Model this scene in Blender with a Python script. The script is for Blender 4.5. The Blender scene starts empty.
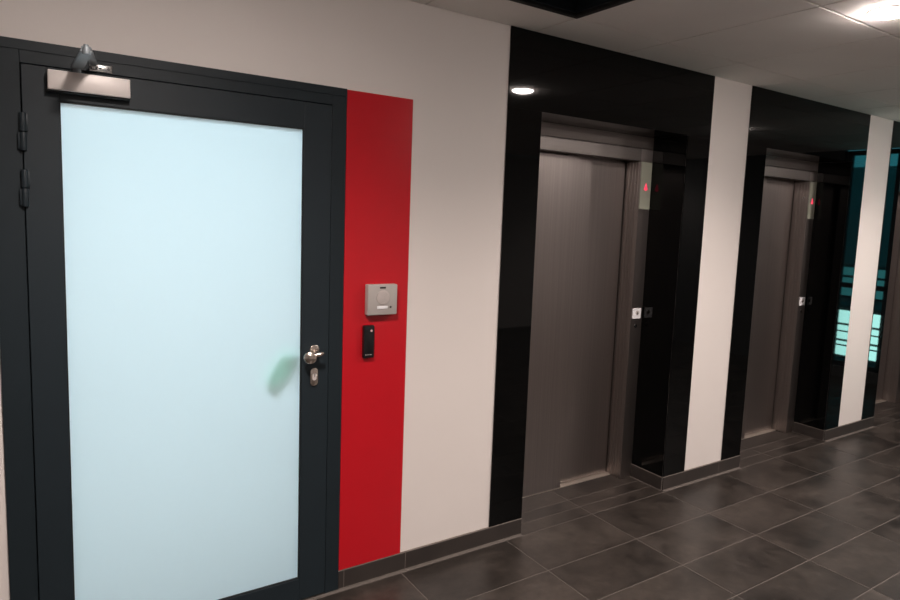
import bpy, bmesh, math, random
from mathutils import Matrix, Vector
random.seed(4)
S = bpy.context.scene
col = S.collection

# ------------------------------------------------------------------ materials
def mat(name, base, rough=.5, metal=0., coat=0., noise=0., nscale=(8, 8, 8), bump=0., bscale=60., rvar=0., ior=None, aniso=0., detail=4., bstretch=None):
    m = bpy.data.materials.new(name); m.use_nodes = True
    N, L = m.node_tree.nodes, m.node_tree.links
    b = N['Principled BSDF']
    b.inputs['Base Color'].default_value = (*base, 1)
    b.inputs['Roughness'].default_value = rough
    b.inputs['Metallic'].default_value = metal
    b.inputs['Coat Weight'].default_value = coat
    b.inputs['Coat Roughness'].default_value = .03
    if ior: b.inputs['IOR'].default_value = ior
    if aniso: b.inputs['Anisotropic'].default_value = aniso
    tc = N.new('ShaderNodeTexCoord')
    mp = N.new('ShaderNodeMapping'); mp.inputs['Scale'].default_value = nscale
    L.new(tc.outputs['Object'], mp.inputs['Vector'])
    n = N.new('ShaderNodeTexNoise'); n.inputs['Scale'].default_value = 1.; n.inputs['Detail'].default_value = detail
    L.new(mp.outputs[0], n.inputs['Vector'])
    r = N.new('ShaderNodeMapRange')
    r.inputs['From Min'].default_value = .25; r.inputs['From Max'].default_value = .75
    r.inputs['To Min'].default_value = 1 - noise; r.inputs['To Max'].default_value = 1 + noise
    L.new(n.outputs['Fac'], r.inputs['Value'])
    mx = N.new('ShaderNodeVectorMath'); mx.operation = 'SCALE'
    mx.inputs[0].default_value = base
    L.new(r.outputs[0], mx.inputs['Scale']); L.new(mx.outputs[0], b.inputs['Base Color'])
    if rvar:
        r2 = N.new('ShaderNodeMapRange')
        r2.inputs['To Min'].default_value = rough - rvar; r2.inputs['To Max'].default_value = rough + rvar
        L.new(n.outputs['Fac'], r2.inputs['Value']); L.new(r2.outputs[0], b.inputs['Roughness'])
    if bump:
        n2 = N.new('ShaderNodeTexNoise'); n2.inputs['Scale'].default_value = bscale; n2.inputs['Detail'].default_value = 3
        if bstretch:
            m2 = N.new('ShaderNodeMapping'); m2.inputs['Scale'].default_value = bstretch
            L.new(tc.outputs['Object'], m2.inputs['Vector']); L.new(m2.outputs[0], n2.inputs['Vector'])
        else: L.new(tc.outputs['Object'], n2.inputs['Vector'])
        bp = N.new('ShaderNodeBump'); bp.inputs['Strength'].default_value = bump; bp.inputs['Distance'].default_value = .002
        L.new(n2.outputs['Fac'], bp.inputs['Height']); L.new(bp.outputs[0], b.inputs['Normal'])
    return m

def emit(name, colr, strength):
    m = bpy.data.materials.new(name); m.use_nodes = True
    N, L = m.node_tree.nodes, m.node_tree.links
    N.remove(N['Principled BSDF'])
    e = N.new('ShaderNodeEmission'); e.inputs[0].default_value = (*colr, 1); e.inputs[1].default_value = strength
    L.new(e.outputs[0], N['Material Output'].inputs[0])
    return m

M = {}
M['plaster'] = mat('white_plaster', (.73, .68, .65), .85, noise=.015, nscale=(2, 2, 2), bump=.15, bscale=220)
M['ceiling'] = mat('ceiling_board', (.88, .835, .80), .9, noise=.03, nscale=(3, 3, 3), bump=.1, bscale=180)
M['groove'] = mat('ceiling_groove', (.1, .09, .08), .9)
M['back'] = mat('grey_paint', (.46, .44, .43), .9, noise=.05)
M['dark'] = mat('dark_paint', (.05, .05, .05), .9, noise=.05)
M['black_glass'] = mat('black_glass', (.0012, .0014, .0015), .03, ior=1.36, noise=.05)
M['red_glass'] = mat('red_glass', (.50, .008, .016), .22, coat=.1, noise=.02)
M['frame'] = mat('anthracite_metal', (.0110, .0178, .0225), .5, ior=1.35, noise=.05, bump=.08, bscale=500)
M['leaf'] = mat('anthracite_leaf', (.0120, .0195, .0250), .5, ior=1.38, noise=.05, bump=.08, bscale=500)
M['gasket'] = mat('black_rubber', (.003, .003, .003), .6)
M['steel'] = mat('brushed_steel', (.44, .395, .375), .36, metal=1., noise=.09, nscale=(260, 260, 1.2), rvar=.04, aniso=.5)
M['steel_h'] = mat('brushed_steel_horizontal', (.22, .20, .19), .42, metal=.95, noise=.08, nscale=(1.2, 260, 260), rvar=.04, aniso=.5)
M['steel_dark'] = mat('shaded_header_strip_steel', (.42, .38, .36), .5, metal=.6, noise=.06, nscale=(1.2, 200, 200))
M['sill'] = mat('aluminium_sill', (.62, .56, .50), .38, metal=.85, noise=.06, nscale=(2, 200, 200))
M['satin'] = mat('satin_steel', (.78, .70, .63), .24, metal=1., noise=.04, nscale=(40, 40, 40))
M['silver'] = mat('silver_paint', (.74, .68, .65), .42, metal=.15, noise=.02)
M['arm_grey'] = mat('grey_cast_metal', (.26, .29, .31), .4, metal=.4, noise=.04)
M['chrome'] = mat('bright_metal', (.7, .72, .72), .16, metal=1.)
M['grey_plastic'] = mat('grey_plastic', (.40, .37, .35), .5, noise=.02)
M['disc_plastic'] = mat('light_grey_plastic', (.47, .42, .40), .5, noise=.02)
M['black_plastic'] = mat('black_plastic', (.006, .006, .007), .28, noise=.05)
M['white_label'] = mat('white_label', (.80, .80, .82), .5)
M['mark'] = mat('dark_mark', (.04, .035, .035), .5)
M['led'] = emit('small_lamp_glow', (.9, .55, .5), .55)
M['opal'] = mat('opal_indicator', (.36, .37, .30), .35, noise=.02)
M['red_led'] = emit('red_arrow_light', (1., .07, .13), 1.0)
M['green'] = mat('green_card', (.6, .80, .68), .7, noise=.03)
M['trimline'] = mat('pale_joint_trim', (.15, .128, .112), .6)
M['base_tile'] = mat('skirting_tile', (.030, .0235, .0205), .6, noise=.22, nscale=(7, 7, 7), detail=6)
M['grout'] = mat('grout', (.112, .096, .085), .8, noise=.1)
M['lamp'] = emit('lamp_glow', (1., .885, .825), 345)
M['backlight_cool'] = emit('door_backlight_glow', (.685, .90, 1.), 8.8)
M['white_ring'] = mat('white_ring', (.75, .72, .68), .5)
M['concrete'] = mat('outdoor_concrete', (.08, .17, .17), .9, noise=.2)
M['bright_glow'] = emit('bright_glow_pane', (.85, 1., .92), 11)
M['teal_glow'] = emit('teal_glow_pane', (.14, .5, .52), 2.2)
M['bar'] = mat('dark_bar', (.012, .012, .012), .5)

b = M['green'].node_tree.nodes['Principled BSDF']
tl = M['green'].node_tree.nodes.new('ShaderNodeBsdfTranslucent'); tl.inputs[0].default_value = (.74, .96, .85, 1)
ms_ = M['green'].node_tree.nodes.new('ShaderNodeMixShader'); ms_.inputs[0].default_value = .8
K = M['green'].node_tree.links
K.new(b.outputs[0], ms_.inputs[1]); K.new(tl.outputs[0], ms_.inputs[2]); K.new(ms_.outputs[0], M['green'].node_tree.nodes['Material Output'].inputs[0])

# floor tile: per-tile tone plus cloudy stone variation
m = mat('floor_tile', (.075, .063, .056), .36, bump=.25, bscale=45)
N, L = m.node_tree.nodes, m.node_tree.links
b = N['Principled BSDF']
for l in list(b.inputs['Base Color'].links): L.remove(l)
tc = N.new('ShaderNodeTexCoord')
n1 = N.new('ShaderNodeTexNoise'); n1.inputs['Scale'].default_value = 3.2; n1.inputs['Detail'].default_value = 7; n1.inputs['Roughness'].default_value = .62
at = N.new('ShaderNodeAttribute'); at.attribute_name = 'tile_tone'
ad = N.new('ShaderNodeVectorMath'); ad.operation = 'MULTIPLY_ADD'
ad.inputs[1].default_value = (40, 17, 9)
L.new(at.outputs['Color'], ad.inputs[0]); L.new(tc.outputs['Object'], ad.inputs[2]); L.new(ad.outputs[0], n1.inputs['Vector'])
cr = N.new('ShaderNodeValToRGB')
cr.color_ramp.elements[0].position = .28; cr.color_ramp.elements[0].color = (.0075, .0061, .0053, 1)
cr.color_ramp.elements[1].position = .76; cr.color_ramp.elements[1].color = (.056, .0455, .0385, 1)
L.new(n1.outputs['Fac'], cr.inputs[0])
n3 = N.new('ShaderNodeTexNoise'); n3.inputs['Scale'].default_value = 26; n3.inputs['Detail'].default_value = 5
L.new(ad.outputs[0], n3.inputs['Vector'])
mr = N.new('ShaderNodeMapRange'); mr.inputs['From Min'].default_value = .2; mr.inputs['From Max'].default_value = .8
mr.inputs['To Min'].default_value = .6; mr.inputs['To Max'].default_value = 1.42
L.new(n3.outputs['Fac'], mr.inputs['Value'])
tm = N.new('ShaderNodeMath'); tm.operation = 'MULTIPLY_ADD'; tm.inputs[1].default_value = .22; tm.inputs[2].default_value = .89
L.new(at.outputs['Fac'], tm.inputs[0])
mm = N.new('ShaderNodeMath'); mm.operation = 'MULTIPLY'; L.new(mr.outputs[0], mm.inputs[0]); L.new(tm.outputs[0], mm.inputs[1])
sc = N.new('ShaderNodeVectorMath'); sc.operation = 'SCALE'; L.new(cr.outputs[0], sc.inputs[0]); L.new(mm.outputs[0], sc.inputs['Scale'])
L.new(sc.outputs[0], b.inputs['Base Color'])
rr = N.new('ShaderNodeMapRange'); rr.inputs['To Min'].default_value = .27; rr.inputs['To Max'].default_value = .44
L.new(n1.outputs['Fac'], rr.inputs['Value']); L.new(rr.outputs[0], b.inputs['Roughness'])
M['tile'] = m

# frosted glass
m = bpy.data.materials.new('frosted_glass'); m.use_nodes = True
N, L = m.node_tree.nodes, m.node_tree.links
N.remove(N['Principled BSDF'])
tr = N.new('ShaderNodeBsdfTranslucent'); tr.inputs[0].default_value = (.86, .93, .95, 1)
df = N.new('ShaderNodeBsdfDiffuse'); df.inputs[0].default_value = (.8, .86, .88, 1)
mx = N.new('ShaderNodeMixShader'); mx.inputs[0].default_value = .12
L.new(tr.outputs[0], mx.inputs[1]); L.new(df.outputs[0], mx.inputs[2])
gl = N.new('ShaderNodeBsdfGlossy'); gl.inputs['Roughness'].default_value = .12
fr = N.new('ShaderNodeFresnel'); fr.inputs[0].default_value = 1.45
tc = N.new('ShaderNodeTexCoord'); nz = N.new('ShaderNodeTexNoise'); nz.inputs['Scale'].default_value = 3
L.new(tc.outputs['Object'], nz.inputs['Vector'])
mr = N.new('ShaderNodeMapRange'); mr.inputs['To Min'].default_value = .08; mr.inputs['To Max'].default_value = .16
L.new(nz.outputs['Fac'], mr.inputs['Value']); L.new(mr.outputs[0], gl.inputs['Roughness'])
m2 = N.new('ShaderNodeMixShader'); L.new(fr.outputs[0], m2.inputs[0]); L.new(mx.outputs[0], m2.inputs[1]); L.new(gl.outputs[0], m2.inputs[2])
L.new(m2.outputs[0], N['Material Output'].inputs[0])
M['frosted'] = m

# tinted window glass
m = bpy.data.materials.new('teal_window_glass'); m.use_nodes = True
N, L = m.node_tree.nodes, m.node_tree.links
N.remove(N['Principled BSDF'])
t = N.new('ShaderNodeBsdfTransparent'); t.inputs[0].default_value = (.68, .92, .92, 1)
g = N.new('ShaderNodeBsdfGlossy'); g.inputs['Roughness'].default_value = .02
f = N.new('ShaderNodeFresnel'); x = N.new('ShaderNodeMixShader')
L.new(f.outputs[0], x.inputs[0]); L.new(t.outputs[0], x.inputs[1]); L.new(g.outputs[0], x.inputs[2]); L.new(x.outputs[0], N['Material Output'].inputs[0])
M['tinted'] = m

# ------------------------------------------------------------------ mesh helpers
def bx(bm, x0, x1, y0, y1, z0, z1, bevel=0., seg=2, mi=0):
    vs = [bm.verts.new((x, y, z)) for x in (x0, x1) for y in (y0, y1) for z in (z0, z1)]
    q = [(0, 1, 3, 2), (4, 6, 7, 5), (0, 4, 5, 1), (2, 3, 7, 6), (0, 2, 6, 4), (1, 5, 7, 3)]
    fs = [bm.faces.new([vs[i] for i in f]) for f in q]
    for f in fs: f.material_index = mi
    if bevel:
        es = list({e for f in fs for e in f.edges})
        r = bmesh.ops.bevel(bm, geom=es, offset=bevel, segments=seg, affect='EDGES', profile=.5)
        for f in r['faces']: f.material_index = mi
    return vs

def cyl(bm, p, axis, r, h, n=32, bevel=0., r2=None, mi=0):
    """cylinder starting at p and running h along axis"""
    a = Vector(axis).normalized()
    rot = Vector((0, 0, 1)).rotation_difference(a).to_matrix().to_4x4()
    mt = Matrix.Translation(Vector(p) + a * h / 2) @ rot
    r_ = bmesh.ops.create_cone(bm, cap_ends=True, segments=n, radius1=r, radius2=r if r2 is None else r2, depth=h, matrix=mt)
    fs = list({f for v in r_['verts'] for f in v.link_faces})
    for f in fs: f.material_index = mi
    if bevel:
        es = [e for e in {e for v in r_['verts'] for e in v.link_edges} if any(len(f.verts) > 4 for f in e.link_faces)]
        bmesh.ops.bevel(bm, geom=es, offset=bevel, segments=3, affect='EDGES', profile=.5)

def prism(bm, pts, y0, y1, bevel=0.):
    """outline in x,z extruded along y"""
    a = [bm.verts.new((x, y0, z)) for x, z in pts]; b_ = [bm.verts.new((x, y1, z)) for x, z in pts]
    fs = [bm.faces.new(a), bm.faces.new(b_[::-1])]
    n = len(pts)
    for i in range(n): fs.append(bm.faces.new((a[i], b_[i], b_[(i + 1) % n], a[(i + 1) % n])))
    bmesh.ops.recalc_face_normals(bm, faces=fs)
    if bevel:
        es = [e for e in {e for f in fs[:2] for e in f.edges}]
        bmesh.ops.bevel(bm, geom=es, offset=bevel, segments=2, affect='EDGES', profile=.5)

def rrect(x0, x1, z0, z1, r, n=6):
    pts = []
    for cx, cz, a0 in ((x1 - r, z1 - r, 0), (x0 + r, z1 - r, 90), (x0 + r, z0 + r, 180), (x1 - r, z0 + r, 270)):
        for k in range(n + 1):
            a = math.radians(a0 + 90 * k / n); pts.append((cx + r * math.cos(a), cz + r * math.sin(a)))
    return pts

def tube(bm, pts, r, n=14):
    rings = []
    for i, p in enumerate(pts):
        p = Vector(p)
        d = (Vector(pts[min(i + 1, len(pts) - 1)]) - Vector(pts[max(i - 1, 0)])).normalized()
        u = d.cross(Vector((0, 0, 1)));
        if u.length < .1: u = d.cross(Vector((1, 0, 0)))
        u.normalize(); w = d.cross(u)
        rad = r[i] if isinstance(r, (list, tuple)) else r
        rings.append([bm.verts.new(p + rad * (math.cos(2 * math.pi * k / n) * u + math.sin(2 * math.pi * k / n) * w)) for k in range(n)])
    for a, b_ in zip(rings, rings[1:]):
        for k in range(n): bm.faces.new((a[k], a[(k + 1) % n], b_[(k + 1) % n], b_[k]))
    bm.faces.new(rings[0][::-1]); bm.faces.new(rings[-1])

def obj(name, bm, ms, parent=None, smooth=False):
    bmesh.ops.recalc_face_normals(bm, faces=bm.faces)
    me = bpy.data.meshes.new(name); bm.to_mesh(me); bm.free()
    o = bpy.data.objects.new(name, me); col.objects.link(o)
    for k in (ms if isinstance(ms, (list, tuple)) else [ms]): me.materials.append(M[k])
    if smooth:
        for p in me.polygons: p.use_smooth = True
        try:
            me.set_sharp_from_angle(angle=math.radians(35))
        except Exception: pass
    if parent:
        o.parent = parent
    return o

def box(name, ms, parent, *dims, bevel=0.):
    bm = bmesh.new(); bx(bm, *dims, bevel=bevel); return obj(name, bm, ms, parent)

def tag(o, label, cat, group=None):
    o['label'] = label; o['category'] = cat
    if group: o['group'] = group
    return o

def thing(name, label, cat, group=None, loc=(0, 0, 0)):
    o = bpy.data.objects.new(name, None); o.empty_display_size = .1; o.location = loc; col.objects.link(o)
    return tag(o, label, cat, group)

def struct(o): o['kind'] = 'structure'; return o

# ------------------------------------------------------------------ measures (metres)
HC = 2.554            # ceiling
ZS = 2.183            # underside of the lift recesses
XB0, XB1, XC, XW0 = 1.8865, 2.094, 3.214, 3.4185
P = 1.918             # distance from lift to lift
D = .252
HB = .085
DF0, DF1, ZF = -.089, 1.0743, 2.15
XL, XR, YB = -3.2, 7.55, -5.2

# wall with the lifts and the door
bm = bmesh.new()
cols = [(XL, DF0), (DF1, XB1)]
for k in range(3):
    cols.append((XC + k * P, XB1 + (k + 1) * P if k < 2 else XR))
for a, b_ in cols: bx(bm, a, b_, 0, .62 if a > .9 else .2, 0, HC)
bx(bm, DF0, DF1, 0, .2, ZF, HC)
for k in range(3): bx(bm, XB1 + k * P, XC + k * P, 0, .62, ZS + .006, HC)
struct(obj('wall_back', bm, 'plaster'))
# lift shaft wall behind the doors
bm = bmesh.new(); bx(bm, XB1 - .02, XR, .60, .62, -.02, HC); struct(obj('wall_shaft', bm, 'back'))
struct(box('wall_front', 'back', None, XL, XR, YB - .15, YB, 0, HC))
struct(box('wall_left', 'plaster', None, XL - .15, XL, YB, .2, 0, HC))
# end wall on the right, glazed beside the lifts
WY0, WY1, WZ0, WZ1 = -1.31, -.22, .12, 2.553
bm = bmesh.new()
bx(bm, XR, XR + .2, YB, WY0, 0, HC); bx(bm, XR, XR + .2, WY1, .62, 0, HC)
bx(bm, XR, XR + .2, WY0, WY1, 0, WZ0)
struct(obj('wall_right', bm, 'dark'))
win = struct(box('window_1', 'tinted', None, XR + .10, XR + .11, WY0, WY1, WZ0, WZ1))
bm = bmesh.new()
for y in (WY0, WY1 - .05, (WY0 + WY1) / 2 - .02): bx(bm, XR + .07, XR + .13, y, y + .05, WZ0, WZ1, .003)
for z in (WZ0, 1.02, WZ1 - .05): bx(bm, XR + .07, XR + .13, WY0, WY1, z, z + .05, .003)
obj('window_frame', bm, 'frame', win)

# outdoors beyond that window
struct(box('ground', 'concrete', None, XR + .2, 24, -9, 5, -1.6, -1.5))
bl = thing('building', 'added dark building with glowing panes, there for the reflection in the black glass', 'building', loc=(11.2, -2.5, -1.5))
box('facade', 'concrete', bl, 0, 2, -4.5, 5, 0, 4.2)
def wpane(y, z, w, h, k): 
    f_ = box('window', 'bar', bl, -.05, 0, y, y + w, z, z + h)
    bm = bmesh.new()
    for i in range(2):
        for j in range(3):
            bx(bm, -.07, -.05, y + .04 + i * (w - .04) / 2, y + i * (w - .04) / 2 + w / 2 - .0, z + .04 + j * (h - .04) / 3, z + (j + 1) * (h - .04) / 3)
    obj('pane', bm, k, f_)
for i, y in enumerate((-1.5, -.6, .3, 1.2)):  # glowing panes added to supply the bright teal reflection in the black glass
    wpane(y, 1.05, .85, .85, 'bright_glow')
    wpane(y, 2.05, .85, .55, 'teal_glow')
# railing outside the window
rl = thing('railing', 'dark metal railing outside the end window, seen mirrored in the black glass', 'railing', loc=(XR + .75, -.9, -1.5))
bm = bmesh.new()
for z in (1.735, 1.91, 2.18, 2.35, 2.51): bx(bm, -.012, .012, -1.5, 1.2, z, z + .014)
obj('rail', bm, 'bar', rl)
for y in (-1.4, -.95, -.5, -.05, .4, 1.15): 
    box('post', 'bar', rl, -.02, .02, y, y + .04, 0, 2.62)

# floor of tiles with grout
bm = bmesh.new()
lay = bm.loops.layers.color.new('tile_tone')
SX, OX = .6083, 1.9817
ys = [-.0305, -.0632 - .3002]
y = ys[-1]
while y > YB: y -= .3002; ys.append(y)
ys = [.42, .1766, .075] + ys
xs = []
x = OX
while x > XL: x -= SX
while x < XR + SX: xs.append(x); x += SX
G = .0026
slab = bx(bm, XL, XR, YB, .62, -.12, -.0012)
for f in bm.faces: f.material_index = 1
def clampx(v): return max(XL, min(XR, v))
for (ya, yb) in zip(ys, ys[1:]):
    for a, b_ in zip(xs, xs[1:]):
        a2, b2 = clampx(a + G), clampx(b_ - G)
        if b2 - a2 < .01: continue
        yl, yh = max(yb + G, YB), ya - G
        if yh - yl < .01: continue
        if yh > 0:                              # inside the wall: keep only the recesses
            segs = [(XB1 + k * P, XC + k * P) for k in range(3)]
            yh = min(yh, .334)
        else: segs = [(XL, XR)]
        for s0, s1 in segs:
            p0, p1 = max(a2, s0), min(b2, s1)
            if p1 - p0 < .01: continue
            before = set(bm.faces)
            bx(bm, p0, p1, yl, yh, -.02, 0)
            c = (random.random(), random.random(), random.random(), 1)
            for f in set(bm.faces) - before:
                f.material_index = 0
                for lp in f.loops: lp[lay] = c
struct(obj('floor', bm, ['tile', 'grout']))

# ceiling of boards, one board missing
bm = bmesh.new()
bx(bm, XL, XR, YB, .0, HC + .31, HC + .33); 
cx = [XL]
x = 2.6357 - .605 * 9
while x < XR: 
    if x > XL: cx.append(x)
    x += .605
cx.append(XR)
cyr = [0, -.297, -1.07]
while cyr[-1] > YB: cyr.append(max(cyr[-1] - 1.21, YB))
HE = (-.297, -.902)
HX = (2.6357 - .605 * 2, 2.6357 - .605); HYi = 1
g = .003
for i in range(len(cyr) - 1):
    for a, b_ in zip(cx, cx[1:]):
        top = HE[1] if i == HYi and abs(a - HX[0]) < .01 else cyr[i]
        bx(bm, a + g, b_ - g, cyr[i + 1] + g, top - (g if i else -.05), HC, HC + .02, .003, 1)
struct(obj('ceiling', bm, 'ceiling'))
# backing above the joints
bm = bmesh.new()
e0, e1 = HE
for r in ((XL - .15, HX[0], YB - .15, .7), (HX[1], XR + .2, YB - .15, .7), (HX[0], HX[1], e0, .7), (HX[0], HX[1], YB, e1)):
    bx(bm, *r, HC + .02, HC + .03)
struct(obj('trim_1', bm, 'groove'))
# black square frame of the opening
h = thing('ceiling_opening', 'square black-framed opening in the ceiling in front of the nearest lift', 'ceiling hatch', loc=((HX[0] + HX[1]) / 2, (e0 + e1) / 2, HC))
hw = .605 / 2 - .002
bm = bmesh.new()
for s in (-1, 1):
    a, b_ = sorted((s * hw, s * (hw - .028)))
    bx(bm, a, b_, -hw, hw, -.006, .06, .002); bx(bm, -hw + .028, hw - .028, a, b_, -.006, .06, .002)
obj('frame', bm, 'gasket', h)
bm = bmesh.new()
q = hw - .03
for s in (-1, 1):
    a, b_ = sorted((s * q, s * (q - .012)))
    bx(bm, a, b_, -q, q, .006, .28); bx(bm, -q, q, a, b_, .006, .28)
bx(bm, -q, q, -q, q, .27, .28)
obj('housing', bm, 'frame', h)

# ------------------------------------------------------------------ skirting
def skirting(n, x0, x1, joints, ret=None):
    bm = bmesh.new()
    cuts = [x0] + [j for j in joints if x0 < j < x1] + [x1]
    for i, (a, b_) in enumerate(zip(cuts, cuts[1:])):
        bx(bm, a + (.0012 if i else 0), b_ - .0012, -.010, 0, .002, HB - .0035, .0008, 1)
    if ret is not None: bx(bm, ret - .010, ret, 0, D, .002, HB - .0035, .0008, 1)
    o = struct(obj(n, bm, 'base_tile'))
    bm = bmesh.new()
    bx(bm, x0, x1, -.0095, 0, HB - .0035, HB); bx(bm, x0, x1, -.0125, -.002, -.0005, .002)
    for j in cuts[1:-1]: bx(bm, j - .0012, j + .0012, -.0092, 0, .002, HB)
    if ret is not None:
        bx(bm, ret - .0095, ret, 0, D, HB - .0035, HB); bx(bm, ret - .0125, ret - .002, 0, D, -.0005, .002)
        bx(bm, ret - .0095, ret - .0085, -.0095, -.0085, .002, HB)
    obj('joint_line', bm, 'trimline', o)
skirting('baseboard_left', XL, DF0, [-2.5, -1.9, -1.3, -.7])
skirting('baseboard_1', DF1, XB1, [1.10, 1.405])
skirting('baseboard_2', XC - .0, XB1 + P, [3.775], ret=XC)
skirting('baseboard_3', XC + P, XB1 + 2 * P, [5.45, 5.9], ret=XC + P)
skirting('baseboard_4', XC + 2 * P, XR, [7.3], ret=XC + 2 * P)

# ------------------------------------------------------------------ red panel
bm = bmesh.new(); bx(bm, DF1 + .0015, 1.3774, -.008, 0, HB + .0005, ZF - .002, .001, 1)
tag(obj('red_glass_panel', bm, 'red_glass'), 'tall glossy red glass panel on the wall beside the dark framed door', 'wall panel')

# ------------------------------------------------------------------ black glass surrounds and lifts
which = ['nearest to the red panel', 'middle one of the row', 'farthest one, cut by the right edge of the photo']
sur_lab = ['black glass cladding around the nearest lift recess, mirroring a round ceiling light',
           'black glass cladding around the middle lift recess, between the two white wall strips',
           'black glass cladding of the farthest lift recess at the right edge, mirroring teal windows']
ele_lab = ['steel lift with two sliding panels, nearest to the red wall panel',
           'steel lift in the middle recess, between the two white wall strips',
           'steel lift at the far right, mostly cut off by the edge of the photo']

def make_surround(label):
    t = thing('black_glass_surround', label, 'wall cladding', 'black glass surrounds of the lifts', loc=(XB1, 0, HB))
    X = lambda v: v - XB1
    Z = lambda v: v - HB
    T = .006
    def pane(name, *d):
        bm = bmesh.new(); bx(bm, *d); return obj(name, bm, 'black_glass', t)
    pane('side_panel', X(XB0), X(XB1), -T, -.0002, 0, Z(ZS) - .0006)
    pane('side_panel', X(XC), X(XW0), -T, -.0002, 0, Z(ZS) - .0006)
    pane('header_panel', X(XB0), X(XW0), -T, -.0002, Z(ZS), Z(HC) - .001)
    pane('soffit_panel', 0, X(XC), 0, D, Z(ZS), Z(ZS) + .0055)
    pane('return_panel', X(XC) - .0055, X(XC) - .0002, 0, D - .001, .0005, Z(ZS) - .001)
    pane('return_panel', .0002, .0055, 0, D - .001, 0 - HB + .001, Z(ZS) - .001)
    return t

def make_lift(label):
    t = thing('elevator', label, 'elevator', 'lifts in the black recesses', loc=(XB1, D, 0))
    X = lambda v: v - XB1
    ZL = 2.035                                      # clear height
    XJ0, XJ1 = 2.185, 3.108                          # clear opening
    # frame posts (front face and return), lintel
    box('frame_post', 'steel', t, X(XJ1), X(XC) - .001, 0, .22, .001, ZL, bevel=.0015)
    box('frame_post', 'steel', t, .001, X(XJ0), 0, .22, .001, ZL, bevel=.0015)
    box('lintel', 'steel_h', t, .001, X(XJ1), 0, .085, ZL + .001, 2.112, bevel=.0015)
    box('lintel_end', 'steel', t, X(XJ1) + .001, X(XC) - .001, 0.002, .085, ZL + .001, 2.112, bevel=.0015)
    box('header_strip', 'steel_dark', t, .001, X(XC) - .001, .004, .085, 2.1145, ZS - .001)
    # the reveal on the right: guide profile beside the doors
    bm = bmesh.new()
    for k in range(4): bx(bm, X(XJ1) - .004, X(XJ1) - .0002, .012 + k * .024, .019 + k * .024, .001, ZL - .001, .001, 1)
    obj('reveal_profile', bm, 'steel', t)
    # sliding panels (the left one runs in front)
    for nm, x0, x1, y0, z0 in (('door_panel', XJ0 + .001, 2.668, .083, .006), ('door_panel', 2.62, XJ1 - .008, .122, .008)):
        bm = bmesh.new()
        bx(bm, X(x0), X(x1), y0, y0 + .030, z0, ZL + .03 if y0 > .1 else ZL - .004, .0015)
        o = obj(nm, bm, 'steel', t)
        bm = bmesh.new()
        e = X(x1)
        bx(bm, e - .0005, e + .004, y0 + .006, y0 + .026, z0 + .002, ZL - .006)
        obj('edge_seal', bm, 'gasket', o)
    box('sill', 'sill', t, X(XJ0) + .001, X(XJ1) - .001, .0835, .20, -.004, .0045, bevel=.001)
    # direction display on the right post
    d = box('direction_display', 'opal', t, X(3.110), X(3.205), -.006, -.0002, 1.742, 2.032, bevel=.002)
    bm = bmesh.new(); prism(bm, [(X(3.140), 1.862), (X(3.156), 1.905), (X(3.160), 1.905), (X(3.176), 1.862), (X(3.163), 1.862), (X(3.163), 1.856), (X(3.153), 1.856), (X(3.153), 1.862)], -.008, -.006)
    obj('arrow_light', bm, 'red_led', d)
    # call button
    c = box('call_button_plate', 'white_label', t, X(3.117), X(3.193), -.007, -.0002, 1.053, 1.118, bevel=.002)
    bm = bmesh.new(); cyl(bm, (X(3.156), -.007, 1.090), (0, -1, 0), .014, .003, 24); obj('button', bm, 'grey_plastic', c, True)
    bm = bmesh.new(); prism(bm, [(X(3.147), 1.086), (X(3.156), 1.098), (X(3.165), 1.086)], -.0112, -.010)
    prism(bm, [(X(3.153), 1.080), (X(3.159), 1.080), (X(3.159), 1.086), (X(3.153), 1.086)], -.0112, -.010)
    obj('arrow_symbol', bm, 'mark', c)
    bm = bmesh.new(); cyl(bm, (X(3.156), -.0002, 1.005), (0, -1, 0), .011, .004, 20); k = obj('key_switch', bm, 'black_plastic', t, True)
    # small round sensor on the reveal face
    bm = bmesh.new(); cyl(bm, (X(XJ1) - .0002, .032, 1.905), (-1, 0, 0), .006, .004, 16); obj('sensor', bm, 'chrome', t, True)
    return t

def copy_tree(o, parent=None):
    c = o.copy(); col.objects.link(c)
    if parent: c.parent = parent
    for ch in [q for q in bpy.data.objects if q.parent == o]: copy_tree(ch, c)
    return c

sur = make_surround(sur_lab[0]); lift = make_lift(ele_lab[0])
for k in (1, 2):
    s2 = copy_tree(sur); s2.location.x = XB1 + k * P; s2['label'] = sur_lab[k]
    l2 = copy_tree(lift); l2.location.x = XB1 + k * P; l2['label'] = ele_lab[k]

# ------------------------------------------------------------------ the door
dr = bpy.data.objects.new('door_1', None); dr.location = (DF0, 0, 0); col.objects.link(dr); dr['kind'] = 'structure'
dX = lambda v: v - DF0
W_ = DF1 - DF0
bm = bmesh.new()
FL, FR, FT = -.008, 1.010, 2.076                       # leaf outline
bx(bm, 0.0005, dX(FL) - .003, -.010, .10, 0.001, ZF - .0005, .0015)
bx(bm, dX(FR) + .003, W_ - .0005, -.010, .10, 0.001, ZF - .0005, .0015)
bx(bm, dX(FL) - .003, dX(FR) + .003, -.010, .10, FT + .003, ZF - .0005, .0015)
# raised outer step of the frame
bx(bm, .0005, W_ - .0005, -.013, -.010, ZF - .032, ZF - .0005, .001)
obj('door_frame', bm, 'frame', dr)
# rebate behind the gap
bm = bmesh.new()
bx(bm, dX(FL) - .003, dX(FL) + .02, .028, .10, 0.001, FT + .003); bx(bm, dX(FR) - .02, dX(FR) + .003, .028, .10, .001, FT + .003)
bx(bm, dX(FL) + .02, dX(FR) - .02, .028, .10, FT - .02, FT + .003)
obj('rebate_seal', bm, 'gasket', dr)
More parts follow.
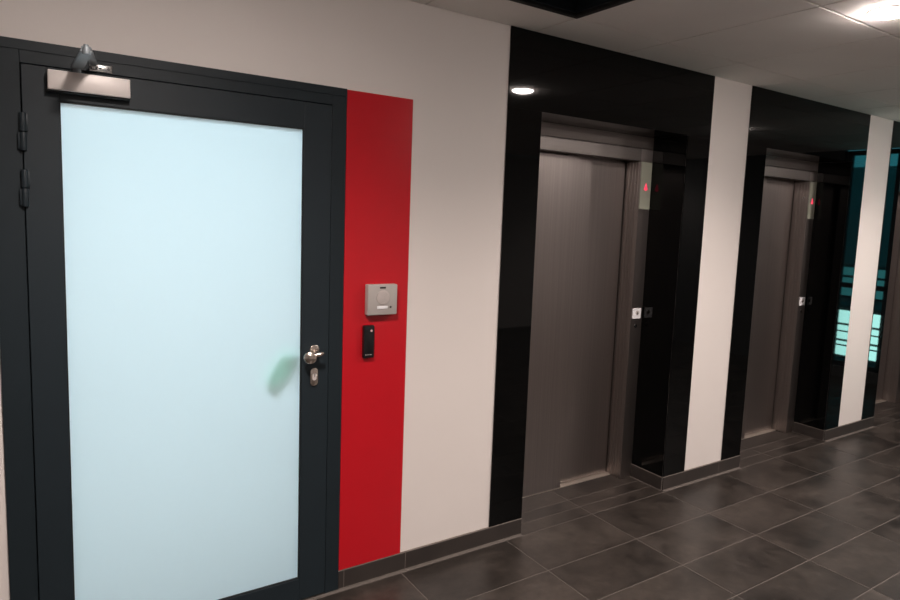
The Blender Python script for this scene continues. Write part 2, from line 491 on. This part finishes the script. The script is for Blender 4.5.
# leaf
GX0, GX1, GZ0, GZ1 = .090, .8975, .103, 1.974
bm = bmesh.new()
YL = -.014
bx(bm, dX(FL), dX(GX0), YL, .026, .008, FT, .0015); bx(bm, dX(GX1), dX(FR), YL, .026, .008, FT, .0015)
bx(bm, dX(GX0), dX(GX1), YL, .026, .008, GZ0, .0012); bx(bm, dX(GX0), dX(GX1), YL, .026, GZ1, FT, .0012)
leaf = obj('door_leaf', bm, 'leaf', dr)
bm = bmesh.new()
w = .004
bx(bm, dX(GX0), dX(GX0) + w, -.010, -.001, GZ0, GZ1); bx(bm, dX(GX1) - w, dX(GX1), -.010, -.001, GZ0, GZ1)
bx(bm, dX(GX0) + w, dX(GX1) - w, -.010, -.001, GZ0, GZ0 + w); bx(bm, dX(GX0) + w, dX(GX1) - w, -.010, -.001, GZ1 - w, GZ1)
obj('glazing_bead', bm, 'gasket', leaf)
bm = bmesh.new()
vs = [bm.verts.new(c) for c in ((dX(GX0), -.001, GZ0), (dX(GX1), -.001, GZ0), (dX(GX1), -.001, GZ1), (dX(GX0), -.001, GZ1))]
bm.faces.new(vs)
obj('frosted_pane', bm, 'frosted', leaf)
# hinges: two barrels each
for z0, z1 in ((1.808, 1.925), (1.632, 1.748), (.115, .232)):
    bm = bmesh.new(); zm = (z0 + z1) / 2
    for a, b_ in ((z0, zm - .001), (zm + .001, z1)):
        cyl(bm, (dX(-.008), -.019, a), (0, 0, 1), .0095, b_ - a, 24, .0015)
    bx(bm, dX(-.022), dX(-.008), -.022, -.010, z0 + .004, zm - .002, .001); bx(bm, dX(-.008), dX(.006), -.022, -.0135, zm + .002, z1 - .004, .001)
    obj('hinge', bm, 'leaf', dr, True)

# door closer: body, arm, bracket
cl = bpy.data.objects.new('door_closer', None); cl.parent = dr; cl.location = (dX(.06), YL, 2.0); col.objects.link(cl)
cX = lambda v: v - .06
bm = bmesh.new(); bx(bm, 0, .230, -.042, 0, 0.003, .064, .003, 3); obj('cover', bm, 'silver', cl, True)
bm = bmesh.new(); bx(bm, -.003, .232, -.034, 0, -.002, .003, .002); obj('mounting_plate', bm, 'gasket', cl)
def link(bm, a, b_, w, h_):
    a, b_ = Vector(a), Vector(b_); d = (b_ - a).normalized(); n = Vector((-d.y, d.x, 0)).normalized() * w / 2
    up_ = Vector((0, 0, h_ / 2))
    q = [a + n - up_, a - n - up_, b_ - n * .8 - up_, b_ + n * .8 - up_, a + n + up_, a - n + up_, b_ - n * .8 + up_, b_ + n * .8 + up_]
    v = [bm.verts.new(p) for p in q]
    fs = [bm.faces.new([v[i] for i in f]) for f in ((0, 3, 2, 1), (4, 5, 6, 7), (0, 1, 5, 4), (1, 2, 6, 5), (2, 3, 7, 6), (3, 0, 4, 7))]
    bmesh.ops.bevel(bm, geom=list({e for f in fs for e in f.edges}), offset=.002, segments=2, affect='EDGES')
bm = bmesh.new()
cyl(bm, (cX(.140), -.028, .060), (0, 0, 1), .012, .022, 24, .002)
link(bm, (cX(.140), -.028, .080), (cX(.150), -.285, .090), .036, .008)
cyl(bm, (cX(.150), -.285, .080), (0, 0, 1), .011, .020, 24, .002)
obj('arm', bm, 'arm_grey', cl, True)
bm = bmesh.new()
link(bm, (cX(.150), -.285, .100), (cX(.188), -.022, .100), .026, .008)
cyl(bm, (cX(.150), -.285, .098), (0, 0, 1), .007, .010, 16, .001)
obj('forearm', bm, 'arm_grey', cl, True)
bm = bmesh.new()
bx(bm, cX(.176), cX(.242), -.001, .0035, .082, .106, .002)
bx(bm, cX(.176), cX(.200), -.034, 0, .090, .096, .002)
cyl(bm, (cX(.188), -.022, .084), (0, 0, 1), .008, .020, 20, .001)
br = obj('bracket', bm, 'chrome', cl, True)
bm = bmesh.new()
for x_ in (.207, .231): cyl(bm, (cX(x_), -.0008, .094), (0, -1, 0), .0045, .0025, 16)
obj('screw', bm, 'black_plastic', br, True)

# knob, rose and lock plate
hd = bpy.data.objects.new('door_handle', None); hd.parent = leaf; hd.location = (dX(.948), YL, 1.072); col.objects.link(hd)
bm = bmesh.new(); cyl(bm, (0, 0, .016), (0, -1, 0), .020, .010, 32, .003); obj('rose', bm, 'satin', hd, True)
bm = bmesh.new()
tube(bm, [(0, -.008, .008), (0, -.022, .006), (-.004, -.034, .003), (-.014, -.043, -.001), (-.028, -.050, -.004)], [.0105, .0105, .011, .0115, .012], 18)
tube(bm, [(-.016, -.044, -.001), (.004, -.052, .005), (.016, -.056, .010), (.020, -.057, .012)], [.010, .009, .007, .004], 16)
obj('neck', bm, 'satin', hd, True)
bm = bmesh.new()
prof = [(0, .0), (.014, .0), (.022, .004), (.0255, .010), (.0245, .017), (.018, .022), (.008, .0245), (0, .025)]
ax = Vector((-.35, -1, .02)).normalized(); c0 = Vector((-.030, -.040, -.006)); u = ax.cross(Vector((0, 0, 1))).normalized(); v_ = ax.cross(u)
n = 32; rings = []
for r_, h_ in prof[1:-1]:
    rings.append([bm.verts.new(c0 + ax * h_ + r_ * (math.cos(2 * math.pi * k / n) * u + math.sin(2 * math.pi * k / n) * v_)) for k in range(n)])
for a, b_ in zip(rings, rings[1:]):
    for k in range(n): bm.faces.new((a[k], a[(k + 1) % n], b_[(k + 1) % n], b_[k]))
bm.faces.new(rings[0]); bm.faces.new(rings[-1])
obj('knob', bm, 'satin', hd, True)
bm = bmesh.new(); prism(bm, rrect(-.0165, .0165, -.136, -.060, .0164, 10), -.008, 0, .002); lk = obj('lock_plate', bm, 'satin', leaf, True); lk.location = hd.location
bm = bmesh.new(); prism(bm, rrect(-.0085, .0085, -.112, -.082, .0084, 8), -.011, -.008, .0015); cyl(bm, (0, -.009, -.090), (0, -1, 0), .0095, .004, 24, .001)
obj('cylinder_lock', bm, 'silver', lk, True)
bm = bmesh.new(); bx(bm, -.0012, .0012, -.0135, -.0128, -.096, -.084); obj('keyhole', bm, 'mark', lk)
# inside lever, showing only as a blurred shape through the pane
bm = bmesh.new()
tube(bm, [(.0, .064, .010), (.0, .085, .010), (-.012, .100, .010), (-.045, .100, .010), (-.135, .098, .008)], .011, 16)
obj('inside_lever', bm, 'satin', hd, True)
# green card hanging on the inside lever
bm = bmesh.new()
prism(bm, [(.892, 1.085), (.822, 1.092), (.790, 1.055), (.748, .978), (.792, .920), (.818, .955), (.852, .985), (.868, 1.04)], .0, .002)
gt = obj('green_tag', bm, 'green'); gt.location = (0, .026, 0)
tag(gt, 'blurred pale green tag hanging behind the frosted door glass beside the knob', 'tag')

# ------------------------------------------------------------------ intercom and card reader
ic = thing('intercom', 'square light grey intercom box on the red panel, above the black reader', 'intercom', loc=(1.243, -.008, 1.288))
bm = bmesh.new(); bx(bm, -.072, .066, -.034, 0, -.068, .064, .004, 3); obj('housing', bm, 'grey_plastic', ic, True)
bm = bmesh.new(); cyl(bm, (-.002, -.034, .008), (0, -1, 0), .031, .0030, 48, .0014); dd = obj('speaker_disc', bm, 'disc_plastic', ic, True)
bm = bmesh.new()
for a in range(3):
    for s in (-1, 1):
        r_ = .007 + a * .0075
        pts = [(-.002 + r_ * math.cos(t_), -.0372, .008 + s * r_ * math.sin(t_)) for t_ in [math.radians(30 + 120 * k / 8) for k in range(9)]]
        tube(bm, pts, .0008, 6)
obj('speaker_slot', bm, 'grey_plastic', dd)
bm = bmesh.new(); bx(bm, -.018, .010, -.0355, -.034, .047, .054, .0006, 1); obj('microphone_slot', bm, 'black_plastic', ic)
bm = bmesh.new(); bx(bm, -.030, .020, -.0365, -.034, -.041, -.029, .001, 1); obj('name_label', bm, 'white_label', ic)
bm = bmesh.new(); cyl(bm, (.034, -.034, -.034), (0, -1, 0), .0042, .003, 20); obj('call_button', bm, 'mark', ic, True)
rd = thing('card_reader', 'slim black card reader on the red panel, below the intercom box', 'card reader', loc=(1.187, -.008, 1.104))
bm = bmesh.new(); prism(bm, rrect(-.025, .025, -.071, .071, .007), -.020, 0, .003); obj('housing', bm, 'black_plastic', rd, True)
bm = bmesh.new(); cyl(bm, (.010, -.020, .048), (0, -1, 0), .0050, .0012, 20); obj('indicator_light', bm, 'led', rd, True)
bm = bmesh.new()
for k, w_ in enumerate((.004, .003, .005, .003)): bx(bm, -.009 + k * .0062, -.009 + k * .0062 + w_, -.0208, -.020, -.058, -.0545)
cyl(bm, (-.014, -.020, -.0562), (0, -1, 0), .0030, .0008, 12)
obj('logo_mark', bm, 'grey_plastic', rd)

# ------------------------------------------------------------------ ceiling lights of the corridor
def downlight(label):
    t = thing('ceiling_downlight', label, 'ceiling light', 'round lights in the corridor ceiling', loc=(2.894, -1.215, HC))
    bm = bmesh.new()
    n = 48; prof = [(.079, .0), (.079, -.003), (.077, -.004), (.0725, -.004), (.0725, .0)]
    rings = [[bm.verts.new((r * math.cos(2 * math.pi * k / n), r * math.sin(2 * math.pi * k / n), z)) for k in range(n)] for r, z in prof]
    for a, b_ in zip(rings, rings[1:]):
        for k in range(n): bm.faces.new((a[k], a[(k + 1) % n], b_[(k + 1) % n], b_[k]))
    obj('ring', bm, 'white_ring', t, True)
    bm = bmesh.new()
    prof = [(.072, -.002), (.072, -.007), (.062, -.0125), (.045, -.017), (.02, -.019)]
    rings = [[bm.verts.new((r * math.cos(2 * math.pi * k / n), r * math.sin(2 * math.pi * k / n), z)) for k in range(n)] for r, z in prof]
    for a, b_ in zip(rings, rings[1:]):
        for k in range(n): bm.faces.new((a[k], a[(k + 1) % n], b_[(k + 1) % n], b_[k]))
    bm.faces.new(rings[-1]); bm.faces.new(rings[0])
    obj('lens', bm, 'lamp', t, True)
    ld = bpy.data.lights.new('lamp_beam', 'SPOT'); ld.energy = 152; ld.color = (1, .862, .795); ld.spot_size = math.radians(146); ld.spot_blend = 1.; ld.shadow_soft_size = .06
    lo = bpy.data.objects.new('lamp_beam', ld); lo.location = (0, 0, -.09); lo.parent = t; col.objects.link(lo)
    return t
l0 = downlight('bright round ceiling light at the upper right, in front of the nearest lift')
for x_, y_, lb in ((.35, -1.215, 'added unseen ceiling light outside the frame, in front of the frosted door'),  # unseen copies, added to supply light to the walls and floor
                   (5.4, -1.215, 'added unseen ceiling light outside the frame, past the middle lift'),
                   (.30, -3.5, 'added unseen ceiling light behind the camera, opposite the frosted door'),
                   (3.9, -3.5, 'added unseen ceiling light farther from the lifts, opposite the nearest lift'),
                   (6.9, -3.5, 'added unseen ceiling light farther from the lifts, opposite the farthest lift')):
    c = copy_tree(l0); c.location = (x_, y_, HC); c['label'] = lb

# ------------------------------------------------------------------ unseen room behind the frosted door, lit by an added glowing panel
bm = bmesh.new()
bx(bm, -1.5, 1.85, 3.2, 3.3, 0, 2.8); bx(bm, -1.6, -1.5, .2, 3.3, 0, 2.8); bx(bm, 1.85, 1.95, .62, 3.3, 0, 2.8)
bx(bm, -1.6, 1.95, .2, 3.3, 2.8, 2.9); bx(bm, -1.6, -1.5, .2, .21, 0, 2.8)
bx(bm, -1.6, 1.95, .19, .2, HC, 2.8)
struct(obj('wall_inner_room', bm, 'plaster'))
struct(box('floor_inner_room', 'plaster', None, -1.6, 1.95, .10, 3.3, -.1, -.002))
pl = thing('door_backlight_panel', 'added unseen glowing panel that lights the frosted door from behind', 'ceiling light', 'added lights behind the frosted door', loc=(.45, 1.9, 2.8))
box('diffuser', 'backlight_cool', pl, -.6, .6, -.9, .9, -.03, -.004)
box('casing', 'white_ring', pl, -.63, .63, -.93, .93, -.02, 0)

# ------------------------------------------------------------------ world: dim dusk sky
w = bpy.data.worlds.new('world'); S.world = w; w.use_nodes = True
bg = w.node_tree.nodes['Background']; bg.inputs[0].default_value = (.12, .55, .66, 1); bg.inputs[1].default_value = 2.2

# ------------------------------------------------------------------ camera
cd = bpy.data.cameras.new('camera'); cam = bpy.data.objects.new('camera', cd); col.objects.link(cam)
yaw, pitch, roll = -.6083, -.1109, .0420
f = Vector((math.sin(-yaw) * math.cos(pitch), math.cos(yaw) * math.cos(pitch), math.sin(pitch)))
rt = f.cross(Vector((0, 0, 1))).normalized(); up = rt.cross(f)
c_, s_ = math.cos(roll), math.sin(roll)
r2 = c_ * rt + s_ * up; u2 = -s_ * rt + c_ * up
cam.matrix_world = Matrix(((r2.x, u2.x, -f.x, 0), (r2.y, u2.y, -f.y, -2.5821), (r2.z, u2.z, -f.z, 1.6661), (0, 0, 0, 1)))
cd.sensor_width = 36; cd.lens = 655.92 / 900 * 36
cd.shift_x = -34.4456 / 900; cd.shift_y = -11.8606 / 900
cd.clip_start = .02
S.camera = cam
S.view_settings.view_transform = 'Standard'; S.view_settings.look = 'None'
S.view_settings.exposure = 0; S.view_settings.gamma = 1; S.view_settings.use_curve_mapping = False
